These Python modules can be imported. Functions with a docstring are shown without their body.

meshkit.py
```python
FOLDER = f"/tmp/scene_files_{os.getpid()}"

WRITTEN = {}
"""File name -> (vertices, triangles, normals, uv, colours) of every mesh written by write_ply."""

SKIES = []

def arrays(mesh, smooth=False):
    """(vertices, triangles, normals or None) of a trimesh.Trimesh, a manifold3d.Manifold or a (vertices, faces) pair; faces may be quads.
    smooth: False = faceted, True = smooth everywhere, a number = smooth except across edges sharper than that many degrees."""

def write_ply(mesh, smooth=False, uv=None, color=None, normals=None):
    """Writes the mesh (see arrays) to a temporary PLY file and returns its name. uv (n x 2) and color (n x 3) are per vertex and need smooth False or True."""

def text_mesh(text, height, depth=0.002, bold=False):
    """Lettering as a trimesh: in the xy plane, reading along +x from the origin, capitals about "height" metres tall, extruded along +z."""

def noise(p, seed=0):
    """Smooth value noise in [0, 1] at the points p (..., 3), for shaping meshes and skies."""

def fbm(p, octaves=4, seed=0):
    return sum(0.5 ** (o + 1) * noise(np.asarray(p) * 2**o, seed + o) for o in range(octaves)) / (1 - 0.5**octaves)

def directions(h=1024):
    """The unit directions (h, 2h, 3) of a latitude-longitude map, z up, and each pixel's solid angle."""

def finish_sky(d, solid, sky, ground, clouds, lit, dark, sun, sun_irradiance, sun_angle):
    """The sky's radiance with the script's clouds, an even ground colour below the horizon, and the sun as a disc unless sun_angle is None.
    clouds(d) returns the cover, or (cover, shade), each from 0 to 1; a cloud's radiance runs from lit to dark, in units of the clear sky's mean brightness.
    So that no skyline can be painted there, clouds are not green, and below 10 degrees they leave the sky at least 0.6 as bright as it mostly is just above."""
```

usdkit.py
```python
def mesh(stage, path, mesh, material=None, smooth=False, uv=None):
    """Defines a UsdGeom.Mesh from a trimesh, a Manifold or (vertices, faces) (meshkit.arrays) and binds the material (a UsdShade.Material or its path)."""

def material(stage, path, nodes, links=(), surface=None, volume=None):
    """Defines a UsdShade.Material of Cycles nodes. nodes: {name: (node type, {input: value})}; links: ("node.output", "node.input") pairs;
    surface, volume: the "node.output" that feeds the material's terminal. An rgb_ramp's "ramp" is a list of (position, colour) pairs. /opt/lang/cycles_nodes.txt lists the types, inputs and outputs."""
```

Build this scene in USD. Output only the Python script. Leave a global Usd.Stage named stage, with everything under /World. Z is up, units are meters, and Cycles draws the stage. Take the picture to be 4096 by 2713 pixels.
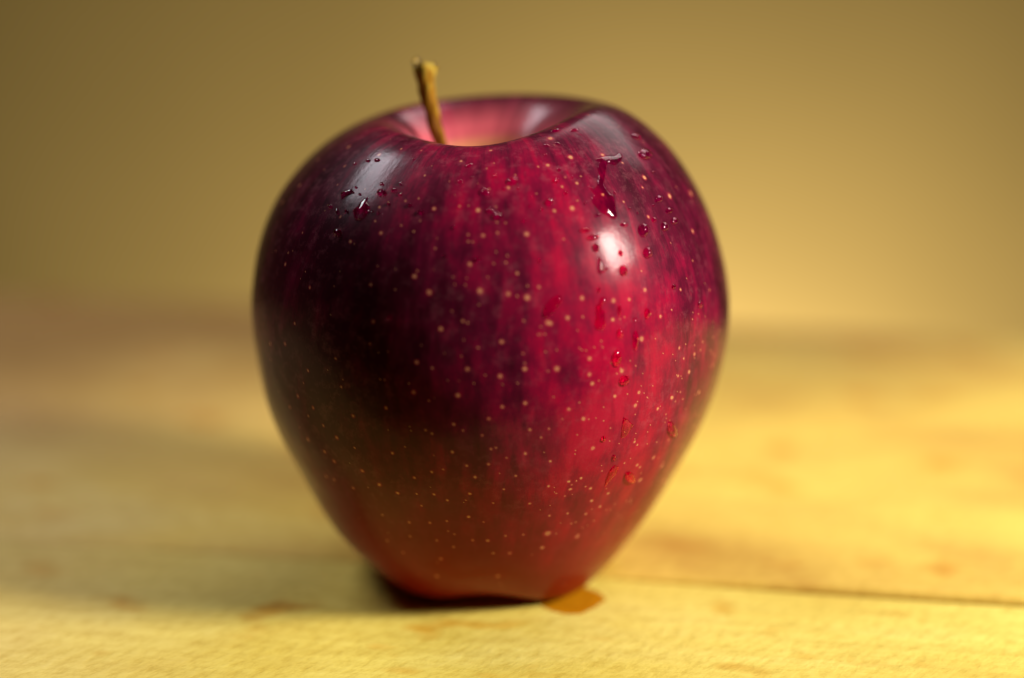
import math, numpy as np, usdkit
from scipy.interpolate import CubicSpline, PchipInterpolator
from scipy.spatial import cKDTree, Delaunay
from scipy import sparse
from scipy.sparse.linalg import spsolve
from scipy.ndimage import map_coordinates
from shapely.geometry import Polygon, Point
from shapely import contains_xy
import shapely
from meshkit import fbm, noise
from pxr import Usd, UsdGeom, UsdLux, UsdShade, Gf, Sdf, Vt

rng = np.random.default_rng(7)
stage = Usd.Stage.CreateInMemory()
UsdGeom.SetStageUpAxis(stage, 'Z')
UsdGeom.Xform.Define(stage, '/World')
UsdGeom.Scope.Define(stage, '/World/Looks')

# ------------------------------------------------------------------ camera
PITCH = math.radians(17.79)
FPX = 50 / 23.6 * 4096                       # focal length in pixels of the photograph
FWD = np.array([0, math.cos(PITCH), -math.sin(PITCH)]); RIGHT = np.array([1.0, 0, 0]); UP = np.cross(RIGHT, FWD)
EYE = np.array([0, 0, 0.036]) - 0.345 * FWD
SHX, SHY = -83.57, 53.61
cam = UsdGeom.Camera.Define(stage, '/World/camera')
cam.CreateFocalLengthAttr(50.0)
cam.CreateHorizontalApertureAttr(23.6)
cam.CreateVerticalApertureAttr(23.6 * 678 / 1024)
cam.CreateHorizontalApertureOffsetAttr(-SHX / 4096 * 23.6)
cam.CreateVerticalApertureOffsetAttr(SHY / 4096 * 23.6)
cam.CreateClippingRangeAttr(Gf.Vec2f(0.01, 50))
cam.CreateFStopAttr(2.6)
cam.CreateFocusDistanceAttr(0.317)
cam.CreateExposureAttr(0.0)
M = Gf.Matrix4d(1.0)
for i, a in enumerate((RIGHT, UP, -FWD, EYE)):
    M.SetRow(i, Gf.Vec4d(*[float(x) for x in a], 1.0 if i == 3 else 0.0))
cam.AddTransformOp().Set(M)


def project(X):
    d = X - EYE; z = d @ FWD
    return np.stack([2048 + SHX + FPX * (d @ RIGHT) / z, 1356.5 + SHY - FPX * (d @ UP) / z], -1)


def rays(p):
    p = np.asarray(p, float)
    return FWD + RIGHT * ((p[..., :1] - 2048 - SHX) / FPX) - UP * ((p[..., 1:2] - 1356.5 - SHY) / FPX)


def on_plane(p, axis, value):
    d = rays(p)
    return EYE + d * ((value - EYE[axis]) / d[..., axis])[..., None]


# ------------------------------------------------------------------ lamps
def lamp(name, pos, target, w, h, intensity, color):
    l = UsdLux.RectLight.Define(stage, '/World/' + name)
    l.CreateWidthAttr(w); l.CreateHeightAttr(h); l.CreateIntensityAttr(intensity); l.CreateColorAttr(Gf.Vec3f(*color))
    z = np.array(pos, float) - np.array(target, float); z /= np.linalg.norm(z)
    x = np.cross([0, 0, 1.0], z); x /= np.linalg.norm(x); y = np.cross(z, x)
    m = Gf.Matrix4d(1.0)
    for i, a in enumerate((x, y, z, pos)):
        m.SetRow(i, Gf.Vec4d(*[float(v) for v in a], 1.0 if i == 3 else 0.0))
    l.AddTransformOp().Set(m)


def polar(az, el, d, c=(0, 0, 0.04)):
    a, e = math.radians(az), math.radians(el)
    return [c[0] + d * math.cos(a) * math.cos(e), c[1] + d * math.sin(a) * math.cos(e), c[2] + d * math.sin(e)]


lamp('key_lamp', polar(-20, 30, 0.66), (0, 0, 0.04), 0.122, 0.122, 180, (1.0, 0.94, 0.82))
lamp('window_lamp', polar(142, 48, 1.0), (0, 0, 0.04), 0.50, 0.20, 16, (0.94, 0.93, 1.0))
lamp('back_window_lamp', polar(58, 43, 1.0), (0, 0, 0.03), 0.7, 0.45, 4.3, (1.0, 0.93, 0.90))
lamp('added_wall_light', (0.24, 1.70, -1.02), (0.12, 2.1, -0.46), 0.3, 0.3, 40, (1.0, 0.88, 0.74))  # added light, unseen below the table, to cast the pool on the wall


# ------------------------------------------------------------------ helpers
def mat(name, nodes, links=(), surface='p.BSDF'):
    return usdkit.material(stage, '/World/Looks/' + name, nodes, links, surface=surface)


def tag(prim, label=None, category=None, group=None, kind=None):
    for k, v in (('label', label), ('category', category), ('group', group), ('kind', kind)):
        if v:
            prim.SetCustomDataByKey(k, v)
    return prim


def sstep(a, b, x):
    u = np.clip((x - a) / (b - a), 0, 1)
    return u * u * (3 - 2 * u)


used = {}


def path(name, parent='/World'):
    k = parent + '/' + name
    n = used.get(k, -1) + 1
    used[k] = n
    return k if n == 0 else f'{k}_{n:03d}'


def obj(name, mesh, m, parent='/World', smooth=True):
    p = path(name, parent)
    return usdkit.mesh(stage, p, mesh, m, smooth=smooth).GetPrim()


def thing(name, label, category, loc=(0, 0, 0), rotz=0, group=None):
    x = UsdGeom.Xform.Define(stage, path(name))
    x.AddTranslateOp().Set(Gf.Vec3d(*map(float, loc)))
    if rotz:
        x.AddRotateZOp().Set(float(rotz))
    return tag(x.GetPrim(), label, category, group)


def primvar(prim, name, values):
    UsdGeom.PrimvarsAPI(prim).CreatePrimvar(name, Sdf.ValueTypeNames.Float3Array, UsdGeom.Tokens.vertex).Set(Vt.Vec3fArray.FromNumpy(np.ascontiguousarray(values, np.float32)))


# ------------------------------------------------------------------ wall behind
wall_m = mat('painted_wall', {
    'g': ('geometry', {}), 'n': ('noise_texture', {'scale': 3.0, 'detail': 4}),
    'r': ('rgb_ramp', {'ramp': [(0.3, (0.41, 0.290, 0.084)), (0.7, (0.48, 0.341, 0.102))]}),
    'f': ('noise_texture', {'scale': 120.0, 'detail': 4}), 'b': ('bump', {'strength': 0.2, 'distance': 0.002}),
    'p': ('principled_bsdf', {'roughness': 0.85, 'specular_ior_level': 0.2})},
    [('g.position', 'n.vector'), ('n.fac', 'r.fac'), ('r.color', 'p.base_color'), ('g.position', 'f.vector'), ('f.fac', 'b.height'), ('b.normal', 'p.normal')])


def box(x0, x1, y0, y1, z0, z1):
    v = np.array([[x, y, z] for x in (x0, x1) for y in (y0, y1) for z in (z0, z1)], float)
    f = np.array([[0, 1, 3], [0, 3, 2], [4, 6, 7], [4, 7, 5], [0, 4, 5], [0, 5, 1], [2, 3, 7], [2, 7, 6], [0, 2, 6], [0, 6, 4], [1, 5, 7], [1, 7, 3]])
    return v, f


tag(obj('wall', box(-3.5, 3.5, 2.10, 2.22, -1.5, 2.2), wall_m, smooth=False), kind='structure')

# ------------------------------------------------------------------ table of planks
YAW = -8.55
def wood(name, tones):
    """Weathered yellow boards: blotches and grain along the board, saw marks across it, brown flecks; the far edge is browner and the left end greyer, with shade painted into both on the left."""
    return mat(name, {
        't': ('texture_coordinate', {}), 'sx': ('separate_xyz', {}),
        'm1': ('mapping', {'scale': (11, 24, 9)}), 'n1': ('noise_texture', {'scale': 1.0, 'detail': 5, 'roughness': 0.6, 'distortion': 0.5}), 'r1': ('rgb_ramp', {'ramp': list(zip((0.30, 0.43, 0.55, 0.72), tones))}),
        'm2': ('mapping', {'scale': (60, 420, 55)}), 'n2': ('noise_texture', {'scale': 1.0, 'detail': 5, 'roughness': 0.6}), 'r2': ('rgb_ramp', {'ramp': [(0.35, (0.90, 0.87, 0.80)), (0.6, (1.0, 1.0, 1.0))]}),
        'm3a': ('mapping', {'rotation': (0, 0, math.radians(-58))}), 'm3': ('mapping', {'scale': (300, 700, 160)}), 'n3': ('noise_texture', {'scale': 1.0, 'detail': 5, 'roughness': 0.7}),
        'r3': ('rgb_ramp', {'ramp': [(0.30, (0.82, 0.76, 0.60)), (0.52, (1.0, 1.0, 1.0)), (0.74, (1.06, 1.08, 1.25))]}),
        'm4': ('mapping', {'scale': (55, 85, 45), 'location': (3.1, 1.7, 0)}), 'n4': ('noise_texture', {'scale': 1.0, 'detail': 2}), 'r4': ('rgb_ramp', {'ramp': [(0.60, (1, 1, 1)), (0.72, (0.84, 0.60, 0.28))]}),
        'nw': ('noise_texture', {'scale': 22.0, 'detail': 4}),
        'ey': ('math', {'math_type': 'multiply_add', 'value2': 0.06}), 'my': ('map_range', {'from_min': 0.080, 'from_max': 0.165, 'to_min': 0.0, 'to_max': 0.95, 'clamp': True}), 'ez': ('math', {'math_type': 'multiply_add', 'value2': -0.30}), 'x5': ('mix_color', {'b': (0.17, 0.090, 0.020)}),  # browner far edge, deepened on the left in place of shade
        'ex': ('math', {'math_type': 'multiply_add', 'value2': 0.10}), 'mx': ('map_range', {'from_min': 0.03, 'from_max': -0.11, 'to_min': 0.0, 'to_max': 0.85, 'clamp': True}), 'x6': ('mix_color', {'b': (0.52, 0.36, 0.19)}),  # greyer left end: wood tone with shade painted in
        'x1': ('mix_color', {'blend_type': 'multiply', 'fac': 1.0}), 'x2': ('mix_color', {'blend_type': 'multiply', 'fac': 1.0}), 'x3': ('mix_color', {'blend_type': 'multiply', 'fac': 1.0}),
        'h': ('math', {'math_type': 'add'}), 'b': ('bump', {'strength': 0.45, 'distance': 0.0003}), 'p': ('principled_bsdf', {'roughness': 0.62, 'specular_ior_level': 0.25})},
        [('t.object', f'm{i}.vector') for i in (1, 2, 4)] + [('t.object', 'm3a.vector'), ('m3a.vector', 'm3.vector')] + [(f'm{i}.vector', f'n{i}.vector') for i in (1, 2, 3, 4)] + [(f'n{i}.fac', f'r{i}.fac') for i in (1, 2, 3, 4)] +
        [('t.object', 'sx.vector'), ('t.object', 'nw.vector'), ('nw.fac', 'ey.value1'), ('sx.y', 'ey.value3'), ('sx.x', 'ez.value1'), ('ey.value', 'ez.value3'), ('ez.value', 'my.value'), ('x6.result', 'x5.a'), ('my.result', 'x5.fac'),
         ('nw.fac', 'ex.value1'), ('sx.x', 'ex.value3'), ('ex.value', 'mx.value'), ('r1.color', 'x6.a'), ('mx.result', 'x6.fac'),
         ('x5.result', 'x1.a'), ('r2.color', 'x1.b'), ('x1.result', 'x2.a'), ('r3.color', 'x2.b'), ('x2.result', 'x3.a'), ('r4.color', 'x3.b'), ('x3.result', 'p.base_color'),
         ('n2.fac', 'h.value1'), ('n3.fac', 'h.value2'), ('h.value', 'b.height'), ('b.normal', 'p.normal')])


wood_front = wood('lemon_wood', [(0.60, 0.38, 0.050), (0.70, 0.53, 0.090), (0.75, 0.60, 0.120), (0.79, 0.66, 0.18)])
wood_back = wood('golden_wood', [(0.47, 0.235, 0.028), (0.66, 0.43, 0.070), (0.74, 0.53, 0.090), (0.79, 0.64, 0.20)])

table = thing('wooden_table', 'worn yellow plank table under the red apple', 'table', (0, 0, 0), YAW)
JOINT = -0.0036                                # plank joint, across the planks in the table's own axes
WIDTH = 0.1435


def plank(y0, y1, seed, x0=-0.62, x1=0.66, thick=0.028, round_=0.0011):
    """A plank along x: a rounded cross-section swept along slightly wavering edges."""
    xs = np.linspace(x0, x1, 161)
    sec = []
    for cx, cz, a0 in ((-1, 0, 180), (1, 0, 90), (1, -1, 0), (-1, -1, -90)):
        for k in range(4):
            a = math.radians(a0 - 30 * k)
            sec.append((cx, cz, math.cos(a), math.sin(a)))
    V = []
    for x in xs:
        g = 0.0022 * float(sstep(0.0, 0.06, x))
        e0 = g * 0.5 + 0.0003 * (float(noise(np.array([x * 24, seed, 0.3]))) - 0.5); e1 = -g * 0.5 + 0.0005 * (float(noise(np.array([x * 24, seed, 5.3]))) - 0.5)
        for cx, cz, c, s in sec:
            rd = 0.0003 + (round_ - 0.0003) * float(sstep(-0.01, 0.05, x))
            y = (y0 + e0 + rd if cx < 0 else y1 + e1 - rd) + c * rd
            z = (-rd if cz == 0 else -thick + rd) + s * rd
            V.append((x, y, z))
    n = len(sec); F = []
    for i in range(len(xs) - 1):
        for k in range(n):
            a, b = i * n + k, i * n + (k + 1) % n
            F += [(a, b, b + n), (a, b + n, a + n)]
    for k in range(1, n - 1):
        F += [(0, k + 1, k), ((len(xs) - 1) * n, (len(xs) - 1) * n + k, (len(xs) - 1) * n + k + 1)]
    return np.array(V), np.array(F)[:, ::-1]


tp = str(table.GetPath())
GAP = 0.00008
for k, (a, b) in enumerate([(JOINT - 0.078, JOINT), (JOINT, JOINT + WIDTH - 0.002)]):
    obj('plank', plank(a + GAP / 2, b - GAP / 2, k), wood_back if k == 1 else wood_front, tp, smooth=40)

# ------------------------------------------------------------------ the apple's shape
# profile from the hollow over the shoulder to the calyx (mm), with a lean of radius and height towards +x
kr = np.array([0.5, 2.0, 4.1, 6.8, 10.3, 14.6, 19.6, 27.02, 33.7, 37.07, 37.49, 35.62, 31.37, 26.95, 22.53, 18.96, 13.98, 9.0, 4.0, 0.3])
kz = np.array([52.0, 54.0, 58.8, 64.8, 70.2, 73.5, 73.45, 68.74, 59.82, 49.19, 40.0, 29.5, 19.5, 10.6, 3.8, 0.5, 0.1, 2.0, 6.0, 8.0])
kax = np.array([0.0, 0.0, 0.0, 0.0, 0.0, 0.0, 0.41, -0.19, -0.53, -0.25, -0.17, -0.34, -0.52, -0.8, -0.2, 0.29, 0.2, 0.0, 0.0, 0.0])
kaz = np.array([0.0, 0.0, 0.0, 0.0, 1.36, 1.69, 1.31, 1.08, 0.54] + [0.0] * 11)
T = np.arange(20.0)
S_r, S_z, S_ax, S_az = CubicSpline(T, kr), CubicSpline(T, kz), PchipInterpolator(T, kax), PchipInterpolator(T, kaz)
t_in, t_out, t_base = np.linspace(0, 4.4, 90, endpoint=False), None, np.linspace(15.8, 19, 50)
tf = np.linspace(4.4, 15.8, 4000)
arc = np.concatenate([[0], np.cumsum(np.hypot(np.diff(S_r(tf)), np.diff(S_z(tf))))])
t_out = np.interp(np.linspace(0, arc[-1], 620, endpoint=False), arc, tf)
tt = np.concatenate([t_in, t_out, t_base])
phi = np.concatenate([np.linspace(math.radians(-202), math.radians(22), 900, endpoint=False), np.linspace(math.radians(22), math.radians(158), 140, endpoint=False)])


def apple_surface(tt, phi):
    c, s = np.cos(phi)[None], np.sin(phi)[None]
    t = tt[:, None]
    w = sstep(5.5, 0, t)
    r = S_r(t) + S_ax(t) * c
    crown = np.exp(-((t - 5.2) / 1.8) ** 2)
    mid = np.exp(-((t - 10.5) / 4.0) ** 2)
    foot = np.exp(-((t - 15.7) / 2.4) ** 2)
    r = r * (1 + 0.006 * mid * np.cos(5 * (phi + math.radians(131)))[None])
    deg = (np.degrees(phi)[None] + 270) % 360 - 270                # -270 .. 90, the camera looks at -90
    bump = 1.5 * np.exp(-((deg + 25) / 36) ** 2) - 0.9 * np.exp(-((deg + 99) / 30) ** 2) + 0.5 * np.exp(-((deg + 160) / 30) ** 2)
    z = S_z(t) + 0.65 * S_az(t) * c + crown * bump
    z = z + foot * 1.0 * (1 - np.cos(5 * (phi + math.radians(127)))[None])
    r = r + foot * 0.25 * (np.cos(5 * (phi + math.radians(127)))[None] - 1)
    X = r * c - 4.5 * w
    Y = r * s - 1.0 * w
    g = np.stack([X, Y, z], -1)
    d = (fbm(g / 14.0, 3, 5) - 0.5) * 0.5 + (fbm(g / 4.0 + 9, 3, 8) - 0.5) * 0.04     # hand-grown unevenness, mm
    d = d * sstep(1.0, 4.0, t)
    X = X + d * c; Y = Y + d * s
    return np.stack([X, Y, z], -1) / 1000


G = apple_surface(tt, phi)
G[..., 2] -= G[..., 2][tt > 13].min()
n_t, n_p = G.shape[:2]
V = G.reshape(-1, 3)
ii = np.arange(n_t - 1)[:, None] * n_p; jj = np.arange(n_p)[None]
a, b = ii + jj, ii + (jj + 1) % n_p
quads = np.stack([a, a + n_p, b + n_p, b], -1).reshape(-1, 4)
tris = np.vstack([quads[:, [0, 1, 2]], quads[:, [0, 2, 3]]])
fn = np.cross(V[tris[:, 1]] - V[tris[:, 0]], V[tris[:, 2]] - V[tris[:, 0]])
NV = np.zeros_like(V)
for k in range(3):
    for c_ in range(3):
        NV[:, c_] += np.bincount(tris[:, k], fn[:, c_], len(V))
NV /= np.maximum(np.linalg.norm(NV, axis=1, keepdims=True), 1e-20)
if ((V - [0, 0, 0.036]) * NV)[n_p * 300:n_p * 301].sum() < 0:
    NV = -NV; tris = tris[:, ::-1]
TT = np.repeat(tt, n_p); PH = np.tile(phi, n_t)
ARC = np.repeat(np.concatenate([[0], np.cumsum(np.linalg.norm(np.diff(G[:, 450], axis=0), axis=1))]), n_p)
PX = project(V)
to_eye = EYE - V
front = ((NV * to_eye).sum(1) > 0.04 * np.linalg.norm(to_eye, axis=1)) & (TT > 4.0)
FI = np.nonzero(front)[0]
tree = cKDTree(PX[FI])


def on_apple(p):
    """Points and normals of the skin where lines of sight through the given pixels meet it."""
    p = np.atleast_2d(np.asarray(p, float))
    k = FI[tree.query(p)[1]]
    d = rays(p); N = NV[k]
    s = ((V[k] - EYE) * N).sum(1) / (d * N).sum(1)
    return EYE + d * s[:, None], N


# lenticels: where the photograph shows them, (left, top, pixels per pixel, [(u, v, radius) ...])
LENT = [
 (1500, 850, 3.136, [(75,258,24),(487,238,13),(757,452,15),(1168,280,14),(1170,365,14),(1357,290,24),(1537,255,18),(1903,272,32),(1637,130,11),(1528,128,10),(1190,648,24),(1662,543,13),(1643,630,15),(495,803,28),(680,1003,34),(1318,985,36),(1672,1022,28),(1910,1070,38),(1785,765,18),(2058,937,17),(1912,920,12),(1785,1050,14),(825,1462,30),(1103,1363,18),(1160,1383,14),(2172,1385,28),(253,970,13),(570,103,11),(260,715,10),(735,712,9),(998,900,10),(780,328,9),(1490,640,11),(1520,498,10),(1865,1360,14),(2080,1430,9),(2082,1525,9),(965,1240,12),(30,675,12),(983,810,9),(1135,912,11),(1225,368,12)]),
 (1500, 1350, 3.136, [(522,312,26),(718,385,16),(1160,398,26),(1570,487,28),(1588,55,26),(485,690,26),(1040,727,30),(1597,873,22),(1885,825,24),(1878,395,28),(1428,1022,22),(988,1090,20),(633,1163,15),(715,1207,16),(1103,1170,14),(1345,1230,17),(1457,1400,18),(1518,1387,14),(1943,1160,20),(1885,1457,22),(968,1440,20),(375,1375,13),(218,1453,20),(138,885,20),(63,527,11),(122,535,13),(915,542,10),(1048,548,10),(1085,240,11),(1115,28,11),(580,97,10),(1857,203,14),(1880,325,13),(1790,575,11),(1652,1512,14),(735,1480,11),(2085,1255,12),(868,195,10),(1293,130,12),(165,1165,8),(740,762,9)]),
 (2200, 1150, 3.485, [(447,150,26),(885,185,28),(1105,168,20),(1322,35,26),(245,425,24),(875,450,20),(1540,405,22),(1697,313,13),(1278,720,34),(553,992,24),(98,1135,32),(550,1215,24),(590,1340,24),(1000,1165,28),(1803,845,20),(2013,930,22),(1865,990,15),(1940,1178,24),(1785,1235,18),(1240,1465,22),(905,1517,20),(1697,1535,26),(460,412,12),(92,877,10),(410,850,9),(1820,30,18),(1470,718,8),(10,500,24)]),
 (2100, 1550, 3.136, [(1127,112,16),(1428,62,18),(1845,130,26),(1385,228,24),(1665,268,20),(550,275,20),(732,397,24),(62,530,16),(8,198,18),(852,762,26),(1375,683,18),(1410,722,14),(1613,880,24),(1715,985,26),(1408,975,20),(1443,1000,16),(1455,1155,20),(1750,1175,26),(703,1140,18),(553,1180,18),(573,1277,18),(822,1268,16),(297,1240,16),(317,927,16),(1040,1332,16),(838,1425,18),(940,1497,18),(967,1048,12),(2180,62,22),(2120,490,18),(1890,580,14),(62,1457,20),(1800,660,14)]),
 (1700, 500, 3.92, [(565,568,26),(968,682,16),(1083,600,14),(1418,787,14),(1008,1003,16),(1307,985,30),(830,1338,38),(145,1312,28),(545,1275,16),(1775,655,15),(1925,630,28),(2285,507,35),(2198,822,14),(2150,968,18),(2030,1348,22),(2310,1310,34),(1113,1287,11),(1747,1075,11),(1263,1535,14),(1130,1530,14),(1965,210,36),(1030,400,30),(380,885,12),(830,915,10),(470,1100,10)]),
 (2250, 550, 3.92, [(630,275,28),(1285,630,32),(1255,783,18),(1680,920,36),(625,903,18),(228,718,22),(290,608,12),(1345,1245,22),(940,398,16),(2010,880,40),(2040,1470,28),(235,993,11),(960,1010,14)]),
 (1300, 550, 3.92, [(1710,1115,30),(2110,1080,18),(1470,957,15),(1262,995,18),(855,1095,20),(240,1245,22),(880,1500,26),(1392,1475,16),(1495,1305,14),(628,808,14),(195,742,18),(1565,597,18),(370,150,40),(310,450,26),(850,270,30),(2245,1525,18),(1195,180,18)]),
 (1000, 450, 2.091, [(270,750,18),(415,610,18),(570,395,16),(295,1270,14),(840,1080,15),(1010,1440,14),(500,1465,14),(320,1175,10),(215,1160,10)]),
 (1000, 1200, 1.96, [(312,840,14),(375,755,14),(495,845,14),(457,910,10),(455,555,12),(715,683,10),(670,460,10),(350,185,12),(808,910,14),(575,985,12),(680,1080,16),(455,1095,18),(585,1190,14),(660,1265,16),(880,1340,16),(820,1160,10),(598,1385,14),(660,1410,14),(1015,1448,16),(1118,1200,12),(1215,1153,8),(1588,1193,12),(1288,1395,13),(1425,1350,12),(1765,1390,14),(1698,1300,12),(1870,1288,13),(810,1475,14),(1158,1515,14),(1443,1525,12),(1723,1520,14),(1990,1485,12),(2085,1380,12),(1515,1330,10),(160,345,14),(275,345,14),(940,345,10),(965,170,14)]),
 (1200, 1900, 1.5787, [(725,20,8),(618,118,8),(500,65,10),(737,120,8),(848,122,7),(1105,15,8),(1075,120,9),(930,160,10),(1047,160,7),(768,195,8),(520,253,9),(690,300,10),(820,303,10),(928,292,9),(1065,265,12),(1220,178,8),(1287,92,8),(1450,182,9),(1160,298,8),(1232,258,8),(1175,345,7),(1388,318,8),(1410,378,9),(1298,385,8),(975,375,8),(865,415,9),(550,415,9),(650,490,10),(1090,413,10),(1185,415,12),(970,455,9),(695,388,9),(1325,495,12),(1220,495,10),(890,530,12),(865,640,14),(1250,640,14),(1565,370,20),(1750,390,14),(1530,460,12),(1570,70,8),(1695,42,9),(1705,92,9),(1835,85,10),(1840,162,9),(1895,200,9),(1945,118,9),(2145,35,12),(2300,38,12),(1805,247,9),(1575,258,8),(1690,243,8)])]
spots = np.array([(x0 + u / s, y0 + v / s, r / s) for x0, y0, s, L in LENT for u, v, r in L])
MM = 0.0000393                                  # metres per pixel of the photograph at the apple
pts, _ = on_apple(spots[:, :2])
rad = spots[:, 2] * MM * np.where(spots[:, 0] > 2150, 0.92, 0.74)
hidden = np.nonzero(~front & (TT > 4.5) & (TT < 15.3))[0]
extra = rng.choice(hidden, 420, p=(lambda w: w / w.sum())(np.linalg.norm(V[hidden, :2], axis=1)))
small = np.concatenate([rng.choice(FI, 140), rng.choice(FI[(PX[FI, 0] > 2150) & (PX[FI, 1] > 1250) & (PX[FI, 1] < 2150)], 150)])
pts = np.vstack([pts, V[extra], V[small]])
rad = np.concatenate([rad, rng.uniform(0.12, 0.34, len(extra)) / 1000, rng.uniform(0.05, 0.15, len(small)) / 1000])
full = cKDTree(V)
core, halo = np.zeros(len(V)), np.zeros(len(V))
for p, r, q in zip(pts, rad, rng.uniform(0.45, 1.0, len(rad)) ** 0.7):
    k = np.array(full.query_ball_point(p, 3.2 * r + 2e-4), int)
    d = np.linalg.norm(V[k] - p, axis=1) * (1 + 0.5 * (fbm(V[k] * 3500, 2, 3) - 0.5))
    core[k] = np.maximum(core[k], q * sstep(1.3 * r, 0.45 * r, d) * (1 - 0.45 * sstep(0.45 * r, 0.15 * r, d) * (r > 2.2e-4)))
    halo[k] = np.maximum(halo[k], sstep(2.3 * r, 0.8 * r, d) * min(1.0, r / 2.0e-4))

# ------------------------------------------------------------------ water on the skin
# (x, y, width, height, lean) in the photograph's pixels; lean in degrees
DROPS = [(1980,703,17,13,0),(2050,727,42,30,0),(1940,768,35,28,0),(1959,843,27,20,0),(1990,866,38,29,0),(2195,810,38,28,20),(2223,725,26,20,0),(2236,681,18,14,0),(1839,728,23,14,0),(1877,663,27,13,20),(2181,619,16,10,0),(2187,584,24,11,0),(2230,575,23,11,-15),(2167,838,13,13,0),(2095,885,16,14,0),(2262,773,14,18,0),(2118,826,9,9,0),(2130,788,8,8,0),(2072,755,9,9,0),(2015,761,10,8,0),(1888,711,9,8,0),(2288,712,8,8,0),
 (2582,619,58,40,-20),(2633,797,32,32,0),(2675,842,28,26,0),(2696,884,29,29,0),(2656,906,29,36,0),(2615,879,18,22,0),(2573,919,40,54,0),(2613,823,10,10,0),(2518,837,11,11,0),(2551,853,10,10,0),(2458,772,10,13,0),(2496,899,34,16,5),(2339,921,50,18,5),(2370,950,50,24,8),(2388,862,28,12,15),(2612,688,13,11,0),(2340,814,9,9,0),
 (2383,991,26,34,15),(2482,1013,17,24,20),(2589,1011,34,43,0),(2493,1083,32,42,0),(2694,1147,14,21,0),(2546,547,46,22,-20),(2220,522,40,14,15),(2300,520,34,12,10),
 (2477,1245,15,44,0),(2588,1253,22,42,0),(2478,1335,22,40,0),(2542,1358,22,82,0),(2538,1279,13,16,0),(2466,1432,34,62,0),(2497,1521,34,44,-25),(2800,1217,17,30,0),(2692,1148,12,18,0),(2395,1160,12,20,0),(2687,1717,34,64,15),(2519,1907,32,48,30),(2457,1831,14,24,10),(2414,1756,17,22,0),
 (1527,772,38,29,0),(1528,737,19,14,0),(1604,736,12,14,0),(1577,763,24,17,25),(1601,778,16,11,0),(1322,827,19,21,0),(1387,847,16,16,0),(1350,846,14,32,15),(1350,931,30,32,20),(1684,850,24,21,0),(1473,643,19,12,15),(1509,641,24,13,10),(1653,637,14,8,0),(1420,656,16,9,20),(1641,822,15,16,0),(1555,817,12,11,0),(1425,750,11,10,0),(1440,778,11,10,0),(1490,848,10,10,0),(1514,852,10,10,0),(1528,857,8,8,0),(1781,1024,9,9,0),(1911,1038,25,19,0),(2158,1043,12,12,0),(1559,1271,27,21,30),(1816,911,10,13,0)]
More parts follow.
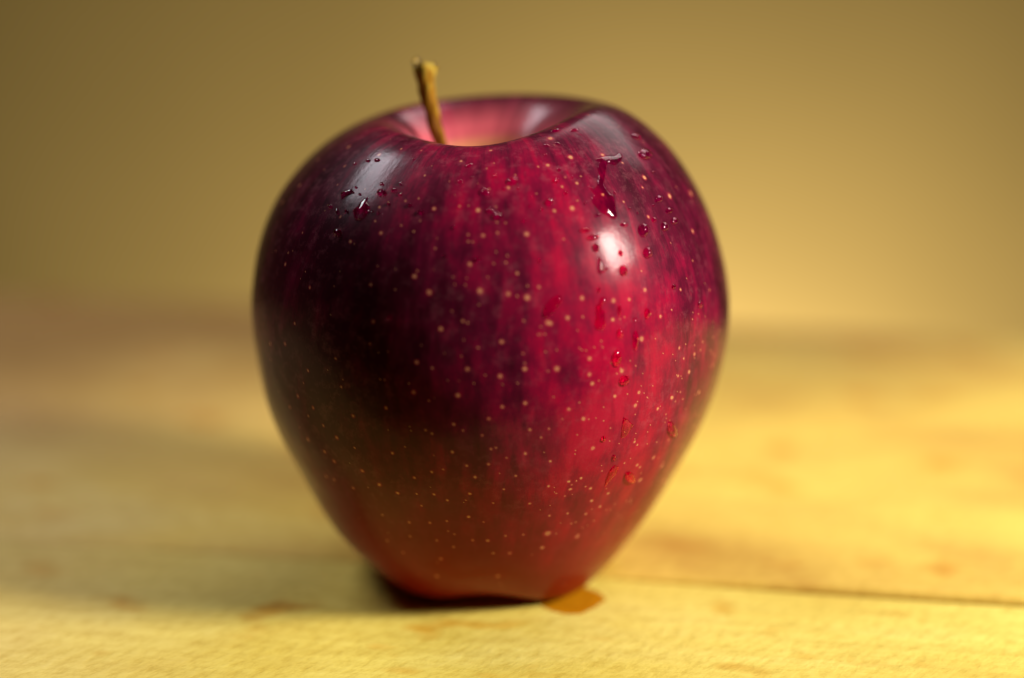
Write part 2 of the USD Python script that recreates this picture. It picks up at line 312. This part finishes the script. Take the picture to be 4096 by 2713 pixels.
SHAPES = [  # outlines drawn after the photograph: (left, top, pixels per pixel, height mm, outline)
 (2250, 550, 3.92, 0.42, [(500,350),(580,320),(660,300),(740,300),(830,290),(890,235),(940,285),(925,360),(820,445),(760,420),(705,400),(690,470),(675,570),(660,640),(650,740),(720,850),(800,920),(830,1020),(832,1110),(858,1220),(825,1278),(770,1275),(690,1220),(600,1180),(530,1100),(470,1030),(455,960),(505,910),(450,830),(400,745),(480,810),(540,760),(560,660),(570,570),(545,480),(580,400)]),
 (2100, 500, 2.24, 0.30, [(655,1188),(676,1195),(692,1250),(706,1296),(745,1278),(738,1302),(700,1322),(676,1342),(650,1320),(648,1260)]),
 (2100, 1100, 1.96, 0.30, [(280,165),(290,200),(260,250),(220,300),(170,340),(135,330),(150,250),(200,190),(245,160)]),
 (2100, 1100, 1.96, 0.30, [(590,180),(630,178),(637,210),(607,232),(600,260),(625,282),(622,340),(632,390),(618,430),(560,432),(543,390),(555,330),(550,240),(578,230)]),
 (2100, 1100, 1.96, 0.26, [(770,1115),(800,1130),(852,1180),(822,1222),(790,1268),(750,1288),(758,1200)]),
 (2100, 1550, 3.136, 0.26, [(1120,975),(1180,1000),(1140,1090),(1060,1180),(1000,1252),(1015,1160),(1060,1040)]),
 (1300, 550, 3.92, 0.55, [(680,935),(660,1010),(705,1080),(700,1150),(640,1240),(560,1300),(475,1300),(450,1210),(440,1150),(520,1075),(570,1010),(620,965)]),
 (1300, 550, 3.92, 0.40, [(250,880),(300,850),(430,812),(468,880),(420,878),(320,925),(265,990)])]


def outline(x, y, w, h, lean, seed):
    a = np.linspace(0, 2 * np.pi, 28, endpoint=False)
    wob = 1 + 0.20 * (fbm(np.stack([np.cos(a) * 0.9, np.sin(a) * 0.9, a * 0 + seed * 3.7], -1), 2, seed) - 0.5) * 2
    u, v = w / 2 * np.cos(a) * wob, h / 2 * np.sin(a) * wob
    v = np.where(v > 0, v * 1.08, v * 0.95)
    l = math.radians(-lean)
    return np.stack([x + u * math.cos(l) - v * math.sin(l), y + u * math.sin(l) + v * math.cos(l)], -1)


def membrane(P2, pts, inr):
    """How a liquid swells over an outline: the root of a pressed membrane's height, 1 at its top, 0 at the rim."""
    x0, y0, x1, y1 = P2.bounds
    g = max((x1 - x0), (y1 - y0)) / 56
    xs, ys = np.arange(x0 - 2 * g, x1 + 3 * g, g), np.arange(y0 - 2 * g, y1 + 3 * g, g)
    GX, GY = np.meshgrid(xs, ys)
    ins = contains_xy(P2, GX, GY)
    idx = -np.ones(ins.shape, int); idx[ins] = np.arange(ins.sum())
    r, c = np.nonzero(ins); n = len(r)
    rows, cols = [], []
    for dr, dc in ((0, 1), (0, -1), (1, 0), (-1, 0)):
        k = idx[r + dr, c + dc]; ok = k >= 0
        rows.append(np.nonzero(ok)[0]); cols.append(k[ok])
    A = sparse.diags(np.full(n, 4.0)) - sparse.coo_matrix((np.ones(sum(map(len, rows))), (np.concatenate(rows), np.concatenate(cols))), (n, n))
    u = np.zeros(ins.shape); u[ins] = spsolve(A.tocsc(), np.ones(n)); u /= u.max()
    d = shapely.distance(shapely.boundary(P2), shapely.points(pts)) / inr
    h = np.sqrt(np.clip(map_coordinates(u, [(pts[:, 1] - ys[0]) / g, (pts[:, 0] - xs[0]) / g], order=1), 0, 1))
    edge = np.sqrt(np.clip(1 - (1 - np.clip(d, 0, 1)) ** 2, 0, 1))
    return np.where(d < 1e-6, 0.0, np.where(d < 0.15, np.minimum(h, edge), h))


def blob(poly, step, top, base_points):
    """A drop over a planar outline: a rounded top that falls to the rim, and a base sunk slightly into what carries it."""
    P2 = Polygon(poly).buffer(0)
    if P2.geom_type != 'Polygon':
        P2 = max(P2.geoms, key=lambda g: g.area)
    rings, fr = [], []
    inr = shapely.maximum_inscribed_circle(P2).length
    for f in (0.0, 0.05, 0.14, 0.27, 0.42, 0.6, 0.8):
        g = P2.buffer(-f * inr)
        for q in getattr(g, 'geoms', [g]):
            if q.is_empty or q.length < step:
                continue
            k = max(18, int(q.length / step))
            fr.append(f)
            rings.append(np.array([q.exterior.interpolate(u, normalized=True).coords[0] for u in np.arange(k) / k]))
    c = np.array(shapely.maximum_inscribed_circle(P2).coords[0])[None]
    x0, y0, x1, y1 = P2.bounds
    gs = inr * 0.42
    gx, gy = np.meshgrid(np.arange(x0, x1, gs), np.arange(y0, y1, gs)); gx = gx + (np.arange(len(gx)) % 2)[:, None] * gs / 2
    gp_ = np.stack([gx.ravel(), gy.ravel()], -1)
    core_ = P2.buffer(-0.42 * inr)
    gp_ = gp_[contains_xy(core_, gp_[:, 0], gp_[:, 1])] if not core_.is_empty else gp_[:0]
    pts = np.vstack(rings[:max(1, sum(1 for f in fr if f < 0.42))] + [gp_, c])
    tri = Delaunay(pts).simplices
    cen = pts[tri].mean(1)
    tri = tri[contains_xy(P2, cen[:, 0], cen[:, 1])]
    A, B = pts[tri[:, 1]] - pts[tri[:, 0]], pts[tri[:, 2]] - pts[tri[:, 0]]
    area2 = A[:, 0] * B[:, 1] - A[:, 1] * B[:, 0]
    tri = np.where((area2 < 0)[:, None], tri[:, ::-1], tri)
    h = membrane(P2, pts, inr)
    X, N = base_points(pts)
    up = X + N * (h * top)[:, None]
    dn = X - N * 0.00006
    n = len(pts)
    top_f = tri[:, ::-1]
    k = top_f[np.argmax(np.abs(area2))]
    if np.dot(np.cross(up[k[1]] - up[k[0]], up[k[2]] - up[k[0]]), N[k[0]]) < 0:
        top_f = tri
    e = np.vstack([top_f[:, [0, 1]], top_f[:, [1, 2]], top_f[:, [2, 0]]])
    back = {(int(q), int(p)) for p, q in e}
    e = np.array([(p, q) for p, q in e if (int(p), int(q)) not in back])
    side = np.vstack([np.stack([e[:, 1], e[:, 0], e[:, 0] + n], 1), np.stack([e[:, 1], e[:, 0] + n, e[:, 1] + n], 1)])
    v = np.vstack([up, dn]); f = np.vstack([top_f, top_f[:, ::-1] + n, side])
    return (v, f), P2


water_m = mat('clear_water', {'p': ('principled_bsdf', {'base_color': (1, 1, 1), 'roughness': 0.0, 'ior': 1.333, 'transmission_weight': 1.0})})
wet = np.zeros(len(V))
todo = [(outline(*d, seed=i), 0.44 * min(d[2], d[3]) * MM + 0.00003, d) for i, d in enumerate(DROPS)]
todo = [(np.array([(x0 + u / s, y0 + v / s) for u, v in L]), hm / 1000, None) for x0, y0, s, hm, L in SHAPES] + todo
NAMES = ['long branching water drip running down into the bright highlight', 'hook-shaped water trickle just below the bright highlight', 'leaning red-tinted water film left of the drips, on the middle right of the apple',
         'tall narrow-waisted water drip below the bright highlight', 'pointed water drop low on the right side, broad end up', 'slanting leaf-shaped water drop lowest on the right flank',
         'largest water drop on the dark upper left shoulder with a white ridge', 'thin crescent of water left of the largest left shoulder drop']


SPECIAL = {(2050,727): 'wide rounded water drop, topmost of the big middle drops below the crown', (1940,768): 'round water drop left of and below the topmost middle drop', (1990,866): 'larger lower drop of the touching pair in the upper middle',
 (1959,843): 'smaller upper drop of the touching pair in the upper middle', (2195,810): 'slanted water drop in the upper middle, left of the long drip', (2223,725): 'small flat drop between the middle drops and the long drip', (2582,619): 'smeared dark water drop on the far right shoulder beside the long drip',
 (2546,547): 'blurred water drop highest on the right shoulder', (2633,797): 'topmost of the bright round drops right of the highlight', (2675,842): 'second from the top of the bright round drops right of the highlight', (2696,884): 'rightmost of the bright round drops right of the highlight',
 (2656,906): 'lowest of the bright round drops right of the highlight', (2615,879): 'smallest of the bright round drops right of the highlight', (2573,919): 'large oval drop at the upper right edge of the bright highlight', (2589,1011): 'rounded triangular drop at the right edge of the bright highlight',
 (2493,1083): 'oval drop at the lower edge of the bright highlight', (2482,1013): 'tiny pear-shaped drop inside the bright highlight', (2383,991): 'small oblong drop at the left edge of the bright highlight', (2496,899): 'flat streaky drop at the top of the bright highlight',
 (2339,921): 'flat streaky drop left of the bright highlight, the upper one', (2370,950): 'flat streaky drop left of the bright highlight, the lower one', (2477,1245): 'thin upright drop beside the narrow-waisted drip', (2588,1253): 'short upright drop right of the thin upright one',
 (2478,1335): 'upright drop below the thin upright one', (2542,1358): 'long straight water streak beside a yellow speck on the right side', (2466,1432): 'broad upright water drop with a white tip in the middle right', (2497,1521): 'water drop with a bright white bead on top, below the broad upright one',
 (2800,1217): 'blurred drop close to the right edge of the apple', (2687,1717): 'blurred slanting drop low near the right edge', (2519,1907): 'short slanting drop right of the leaf-shaped one', (1527,772): 'domed water drop below the pale sheen on the left shoulder',
 (1528,737): 'small bead right above the domed drop on the left shoulder', (1684,850): 'single round bead between the left shoulder drops and the middle drops', (1911,1038): 'bead with a pinpoint highlight in the middle of the dark red body', (1559,1271): 'faint dark drop on the shaded left half',
 (1509,641): 'right one of two flat drops in the pale left sheen', (1473,643): 'left one of two flat drops in the pale left sheen', (1350,931): 'dark drop on the far left below the crescent', (1350,846): 'slanting narrow drop between the crescent and the left edge',
 (1877,663): 'flat tilted drop near the front of the crown', (1577,763): 'leaning drop right of the domed left shoulder drop', (2388,862): 'flat streak at the foot of the long drip'}
ANCHORS = {(2050,727): 'the wide topmost middle drop', (1940,768): 'the round upper middle drop', (1990,866): 'the touching pair of drops', (2195,810): 'the slanted upper middle drop', (2223,725): 'the small flat drop beside the long drip', (2573,919): 'the large oval drop by the highlight',
           (2696,884): 'the rightmost bright round drop', (2633,797): 'the topmost bright round drop', (2482,1013): 'the pear-shaped drop in the highlight', (2339,921): 'the flat streaky drop left of the highlight', (2588,1253): 'the short upright right-hand drop', (2477,1245): 'the thin upright drop',
           (2478,1335): 'the lower upright drop', (2519,1907): 'the short slanting low drop', (1527,772): 'the domed left shoulder drop', (1350,846): 'the slanting narrow left drop', (1684,850): 'the single bead on the upper left', (1473,643): 'the flat drops in the pale sheen', (1509,641): 'the flat drops in the pale sheen',
           (1877,663): 'the flat tilted crown drop', (1911,1038): 'the bead with a pinpoint highlight', (2546,547): 'the blurred topmost right drop', (1559,1271): 'the faint dark drop on the left'}
AK = np.array(list(ANCHORS), float)
tiny = [d for d in DROPS if (d[0], d[1]) not in SPECIAL]
seen, tiny_label = {}, {}
for d in sorted(tiny, key=lambda d: float(np.hypot(*(AK - d[:2]).T).min())):
    k = int(np.hypot(*(AK - d[:2]).T).argmin()); dx, dy = d[0] - AK[k, 0], d[1] - AK[k, 1]
    side = ['right of', 'below and right of', 'below', 'below and left of', 'left of', 'above and left of', 'above', 'above and right of'][int(round(math.degrees(math.atan2(dy, dx)) / 45)) % 8]
    key = (side, ANCHORS[tuple(int(v) for v in AK[k])]); seen[key] = seen.get(key, 0) + 1
    nth = ['', 'second ', 'third ', 'fourth ', 'fifth ', 'sixth '][seen[key] - 1]
    tiny_label[d] = f'{nth}tiny water bead {key[0]} {key[1]}' + (', counted outward' if nth else '')
FW = PX[FI]
drop_items = []
for i, (poly, top, d) in enumerate(todo):
    sz = float(np.ptp(poly, axis=0).max())
    m, P2 = blob(poly, max(1.6, min(5.0, sz / 14)), top, on_apple)
    x0, y0, x1, y1 = P2.bounds
    k = np.nonzero((FW[:, 0] > x0 - 4) & (FW[:, 0] < x1 + 4) & (FW[:, 1] > y0 - 4) & (FW[:, 1] < y1 + 4))[0]
    q = shapely.points(FW[k])
    sd = np.where(contains_xy(P2, FW[k, 0], FW[k, 1]), 1, -1) * shapely.distance(shapely.boundary(P2), q)
    wet[FI[k]] = np.maximum(wet[FI[k]], sstep(-2.5, 2.5, sd))
    drop_items.append((m, poly.mean(0), d, i, sz))

# ------------------------------------------------------------------ the apple
skin_m = mat('apple_skin', {
    'lent': ('attribute', {'attribute': 'lent'}), 'sl': ('separate_xyz', {}), 'zone': ('attribute', {'attribute': 'zone'}), 'sz': ('separate_xyz', {}), 'st': ('attribute', {'attribute': 'streak'}),
    'g': ('geometry', {}),
    # broad stripes from stem to base
    'n1': ('noise_texture', {'scale': 290.0, 'detail': 8, 'roughness': 0.66, 'distortion': 0.3}),
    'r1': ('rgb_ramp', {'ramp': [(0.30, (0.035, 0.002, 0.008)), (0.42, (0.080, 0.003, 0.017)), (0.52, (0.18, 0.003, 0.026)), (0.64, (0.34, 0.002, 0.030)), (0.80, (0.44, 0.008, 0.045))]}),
    # soft mottling
    'n2': ('noise_texture', {'scale': 190.0, 'detail': 5, 'roughness': 0.6}),
    'c1': ('math', {'math_type': 'multiply_add', 'value2': 0.56, 'value3': 0.22}), 'a2': ('math', {'math_type': 'multiply_add', 'value2': 0.30, 'value3': -0.15}), 'a1': ('math', {'math_type': 'add'}), 'a3': ('math', {'math_type': 'add'}),
    # pale waxy bloom in fine flecks
    'n3': ('noise_texture', {'scale': 560.0, 'detail': 8, 'roughness': 0.72}), 'm3': ('map_range', {'from_min': 0.50, 'from_max': 0.78, 'to_min': 0.0, 'to_max': 0.22, 'clamp': True}),
    'n4': ('noise_texture', {'scale': 60.0, 'detail': 3}), 'm4': ('map_range', {'from_min': 0.35, 'from_max': 0.65, 'to_min': 0.1, 'to_max': 1.0, 'clamp': True}), 'zb': ('attribute', {'attribute': 'bloom'}), 'szb': ('separate_xyz', {}), 'm4b': ('math', {'math_type': 'add'}),
    'k3': ('math', {'math_type': 'multiply'}), 'dry': ('math', {'math_type': 'subtract', 'value1': 1.0}), 'k4': ('math', {'math_type': 'multiply'}),
    'x3': ('mix_color', {'b': (0.50, 0.16, 0.19)}),
    # paler, pinker skin and yellow-green ground colour in the stem hollow
    'n5': ('noise_texture', {'scale': 260.0, 'detail': 4}), 'm5': ('map_range', {'from_min': 0.35, 'from_max': 0.65, 'to_min': 0.7, 'to_max': 1.0, 'clamp': True}), 'k5': ('math', {'math_type': 'multiply'}),
    'mh': ('map_range', {'from_min': 0.0, 'from_max': 0.28, 'clamp': True}), 'x5': ('mix_color', {'b': (0.52, 0.09, 0.115)}),
    'ry': ('rgb_ramp', {'ramp': [(0.36, (0, 0, 0)), (0.74, (1, 1, 1))]}), 'ryb': ('rgb_to_bw', {}), 'x6': ('mix_color', {'b': (0.62, 0.42, 0.10)}),
    # russet red towards the base, with table bounce light painted in
    'x7': ('mix_color', {'b': (0.22, 0.014, 0.004)}),
    'kh': ('math', {'math_type': 'multiply', 'value2': 0.40}), 'x8': ('mix_color', {'b': (0.50, 0.03, 0.06)}),
    'kc': ('math', {'math_type': 'multiply', 'value2': 0.70}), 'x9': ('mix_color', {'b': (0.62, 0.37, 0.15)}),
    'hw': ('hsv', {'hue': 0.505, 'saturation': 1.08, 'value': 1.65}),  # skin under drops brightened: glow of refracted light painted into the colour
    'nb': ('noise_texture', {'scale': 1500.0, 'detail': 5, 'roughness': 0.6}), 'nb2': ('noise_texture', {'scale': 260.0, 'detail': 3}), 'hb': ('math', {'math_type': 'multiply_add', 'value2': 0.35}), 'b': ('bump', {'strength': 0.5, 'distance': 0.00012}),
    'mr': ('map_range', {'from_min': 0.3, 'from_max': 0.7, 'to_min': 0.14, 'to_max': 0.20, 'clamp': True}), 'ks': ('math', {'math_type': 'multiply_add', 'value2': 0.085, 'value3': 0.02}),
    'kcoat': ('math', {'math_type': 'multiply', 'value2': 0.11}), 'p': ('principled_bsdf', {'ior': 1.45, 'coat_roughness': 0.38, 'specular_tint': (1.0, 0.86, 0.88)})},
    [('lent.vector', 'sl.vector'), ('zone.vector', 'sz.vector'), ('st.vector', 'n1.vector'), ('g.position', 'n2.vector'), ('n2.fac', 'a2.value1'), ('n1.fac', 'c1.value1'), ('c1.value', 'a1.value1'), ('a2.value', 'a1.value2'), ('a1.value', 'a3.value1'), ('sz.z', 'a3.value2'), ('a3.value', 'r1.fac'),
     ('g.position', 'n3.vector'), ('n3.fac', 'm3.value'), ('g.position', 'n4.vector'), ('n4.fac', 'm4.value'), ('m3.result', 'k3.value1'), ('zb.vector', 'szb.vector'), ('m4.result', 'm4b.value1'), ('szb.x', 'm4b.value2'), ('m4b.value', 'k3.value2'), ('sl.z', 'dry.value2'), ('k3.value', 'k4.value1'), ('dry.value', 'k4.value2'),
     ('r1.color', 'x3.a'), ('k4.value', 'x3.fac'), ('st.vector', 'n5.vector'), ('n5.fac', 'm5.value'), ('m5.result', 'k5.value1'), ('sz.x', 'mh.value'), ('mh.result', 'k5.value2'), ('x3.result', 'x5.a'), ('k5.value', 'x5.fac'),
     ('sz.x', 'ry.fac'), ('ry.color', 'ryb.color'), ('x5.result', 'x6.a'), ('ryb.val', 'x6.fac'), ('x6.result', 'x7.a'), ('sz.y', 'x7.fac'),
     ('sl.y', 'kh.value1'), ('x7.result', 'x8.a'), ('kh.value', 'x8.fac'), ('sl.x', 'kc.value1'), ('x8.result', 'x9.a'), ('kc.value', 'x9.fac'),
     ('x9.result', 'hw.color'), ('sl.z', 'hw.fac'), ('hw.color', 'p.base_color'),
     ('g.position', 'nb.vector'), ('st.vector', 'nb2.vector'), ('nb2.fac', 'hb.value3'), ('nb.fac', 'hb.value1'), ('hb.value', 'b.height'), ('b.normal', 'p.normal'),
     ('n2.fac', 'mr.value'), ('mr.result', 'p.roughness'), ('dry.value', 'ks.value1'), ('ks.value', 'p.specular_ior_level'), ('dry.value', 'kcoat.value1'), ('kcoat.value', 'p.coat_weight')])
apple = thing('apple', 'single dark red apple with water drops standing on the wooden table', 'apple', (0, 0, 0))
ap = str(apple.GetPath())
skin = obj('skin', (V, tris), skin_m, ap, smooth=True)
hollow = sstep(5.4, 1.6, TT)
base = sstep(9.8, 14.4, TT) * 0.90
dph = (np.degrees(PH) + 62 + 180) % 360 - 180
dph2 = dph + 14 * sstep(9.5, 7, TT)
redness = 0.255 * np.exp(-(dph2 / np.where(dph2 < 0, 27.0, 33.0)) ** 2) * sstep(5.2, 9.0, TT) * sstep(15.0, 11.0, TT) - 0.155 - 0.04 * sstep(-35, -75, dph) + 0.12 * sstep(8.5, 6.0, TT) * sstep(40, -25, dph)  # redder right of front, darker towards both sides, deepest on the left
primvar(skin, 'lent', np.stack([core, halo, wet], -1))
primvar(skin, 'zone', np.stack([hollow, base, redness], -1))
bl = 0.35 * sstep(9.5, 6.0, TT) * sstep(4.5, 5.8, TT)
primvar(skin, 'bloom', np.stack([bl, bl, bl], -1))
primvar(skin, 'streak', np.stack([0.037 * np.cos(PH), 0.037 * np.sin(PH), 0.30 * ARC], -1))

# stem: a bent, thickening stalk
stem_m = mat('stem_bark', {'g': ('geometry', {}), 'mp': ('mapping', {'scale': (900, 900, 200)}), 'n': ('noise_texture', {'scale': 1.0, 'detail': 4}), 'sx': ('separate_xyz', {}),
                           'mz': ('map_range', {'from_min': 0.066, 'from_max': 0.084, 'to_min': -0.25, 'to_max': 0.3}), 'ad': ('math', {'math_type': 'add'}),
                           'r': ('rgb_ramp', {'ramp': [(0.15, (0.07, 0.018, 0.002)), (0.42, (0.15, 0.048, 0.002)), (0.60, (0.26, 0.115, 0.003)), (0.85, (0.46, 0.32, 0.04))]}),
                           'b': ('bump', {'strength': 0.6, 'distance': 0.0003}), 'p': ('principled_bsdf', {'roughness': 0.7, 'specular_ior_level': 0.1})},
             [('g.position', 'mp.vector'), ('mp.vector', 'n.vector'), ('g.position', 'sx.vector'), ('sx.z', 'mz.value'), ('mz.result', 'ad.value1'), ('n.fac', 'ad.value2'), ('ad.value', 'r.fac'), ('r.color', 'p.base_color'), ('n.fac', 'b.height'), ('b.normal', 'p.normal')])
ctrl = [np.array([-0.0045, -0.001, 0.0510]), on_plane(np.array([1768., 600]), 1, 0.000), on_plane(np.array([1738., 490]), 1, 0.0015), on_plane(np.array([1716., 400]), 1, 0.003), on_plane(np.array([1704., 330]), 1, 0.0042), on_plane(np.array([1698., 262]), 1, 0.005)]
cs = CubicSpline(np.array([0, 0.4, 0.58, 0.75, 0.88, 1.0]), np.array(ctrl))
us = np.linspace(0, 1, 60); C = cs(us); Tn = np.gradient(C, axis=0); Tn /= np.linalg.norm(Tn, axis=1, keepdims=True)
ang = np.linspace(0, 2 * np.pi, 24, endpoint=False)
ra = np.interp(us, [0, 0.4, 0.75, 0.88, 0.96, 1.0], [1.15, 0.95, 1.12, 1.45, 1.95, 1.75]) / 1000
e1 = np.cross(Tn, [0, 1.0, 0]); e1 /= np.linalg.norm(e1, axis=1, keepdims=True); e2 = np.cross(Tn, e1)
wob = 1 + 0.34 * (fbm(np.stack([np.cos(ang)[None] * 2.2 + 0 * us[:, None], np.sin(ang)[None] * 1.4 + 0 * us[:, None], us[:, None] * 9 + 0 * ang[None]], -1), 3, 4) - 0.5) * 2
SV = (C[:, None] + ra[:, None, None] * wob[..., None] * (np.cos(ang)[None, :, None] * e1[:, None] + np.sin(ang)[None, :, None] * e2[:, None])).reshape(-1, 3)
SF = []
for i in range(59):
    for k in range(24):
        a_, b_ = i * 24 + k, i * 24 + (k + 1) % 24
        SF += [(a_, b_, b_ + 24), (a_, b_ + 24, a_ + 24)]
SV = np.vstack([SV, C[:1], C[-1:] + Tn[-1] * 0.0005])
for k in range(24):
    SF += [(k, 24 * 60, (k + 1) % 24), (59 * 24 + k, 59 * 24 + (k + 1) % 24, 24 * 60 + 1)]
SF = np.array(SF)
k = SF[30 * 48]
if np.dot(np.cross(SV[k[1]] - SV[k[0]], SV[k[2]] - SV[k[0]]), SV[k[0]] - C[30]) < 0:
    SF = SF[:, ::-1]
obj('stem', (SV, SF), stem_m, ap, smooth=50)

# drops lie on the apple: things of their own
for m, c, d, i, sz in drop_items:
    pr = obj('water_drop', m, water_m, smooth=60)
    key = None if d is None else (d[0], d[1])
    if d is None:
        tag(pr, NAMES[i], 'water drop')
    elif key in SPECIAL:
        tag(pr, SPECIAL[key], 'water drop')
    else:
        tag(pr, tiny_label[d], 'water drop', 'tiny water beads on the apple skin')

for off, r in (((-0.0011, -0.0008, 0.0006), 0.00075), ((0.0016, -0.0004, -0.0002), 0.0006)):
    import trimesh
    ball = trimesh.creation.icosphere(3, r); ball.vertices += C[-1] + np.array(off)
    tag(obj('water_drop', ball, water_m, smooth=True), 'pale glinting water bead on the %s side of the stem tip' % ('left' if off[0] < 0 else 'right'), 'water drop')

# a little puddle at the foot
puddle_m = mat('amber_water', {'t': ('transparent_bsdf', {'color': (0.80, 0.56, 0.17)}), 'g': ('glossy_bsdf', {'roughness': 0.06}), 'f': ('layer_weight', {'blend': 0.5}), 'pw': ('math', {'math_type': 'power', 'value2': 5.0}), 'k': ('math', {'math_type': 'multiply_add', 'value2': 0.6, 'value3': 0.02}), 'm': ('mix_closure', {})},
               [('f.facing', 'pw.value1'), ('pw.value', 'k.value1'), ('k.value', 'm.fac'), ('t.BSDF', 'm.closure1'), ('g.BSDF', 'm.closure2')], surface='m.closure')
pud = np.array([(2170,2428),(2210,2446),(2260,2458),(2320,2458),(2380,2430),(2425,2398),(2400,2372),(2350,2352),(2300,2330),(2200,2340),(2130,2380)], float)
gp = on_plane(pud, 2, 0.0)
m, _ = blob(gp[:, :2] * 1000, 0.6, 0.00028, lambda p: (np.column_stack([p / 1000, np.full(len(p), 0.00003)]), np.tile([0, 0, 1.0], (len(p), 1))))
tag(obj('puddle', m, puddle_m, smooth=60), 'small amber puddle at the right foot of the apple on the wood', 'puddle')
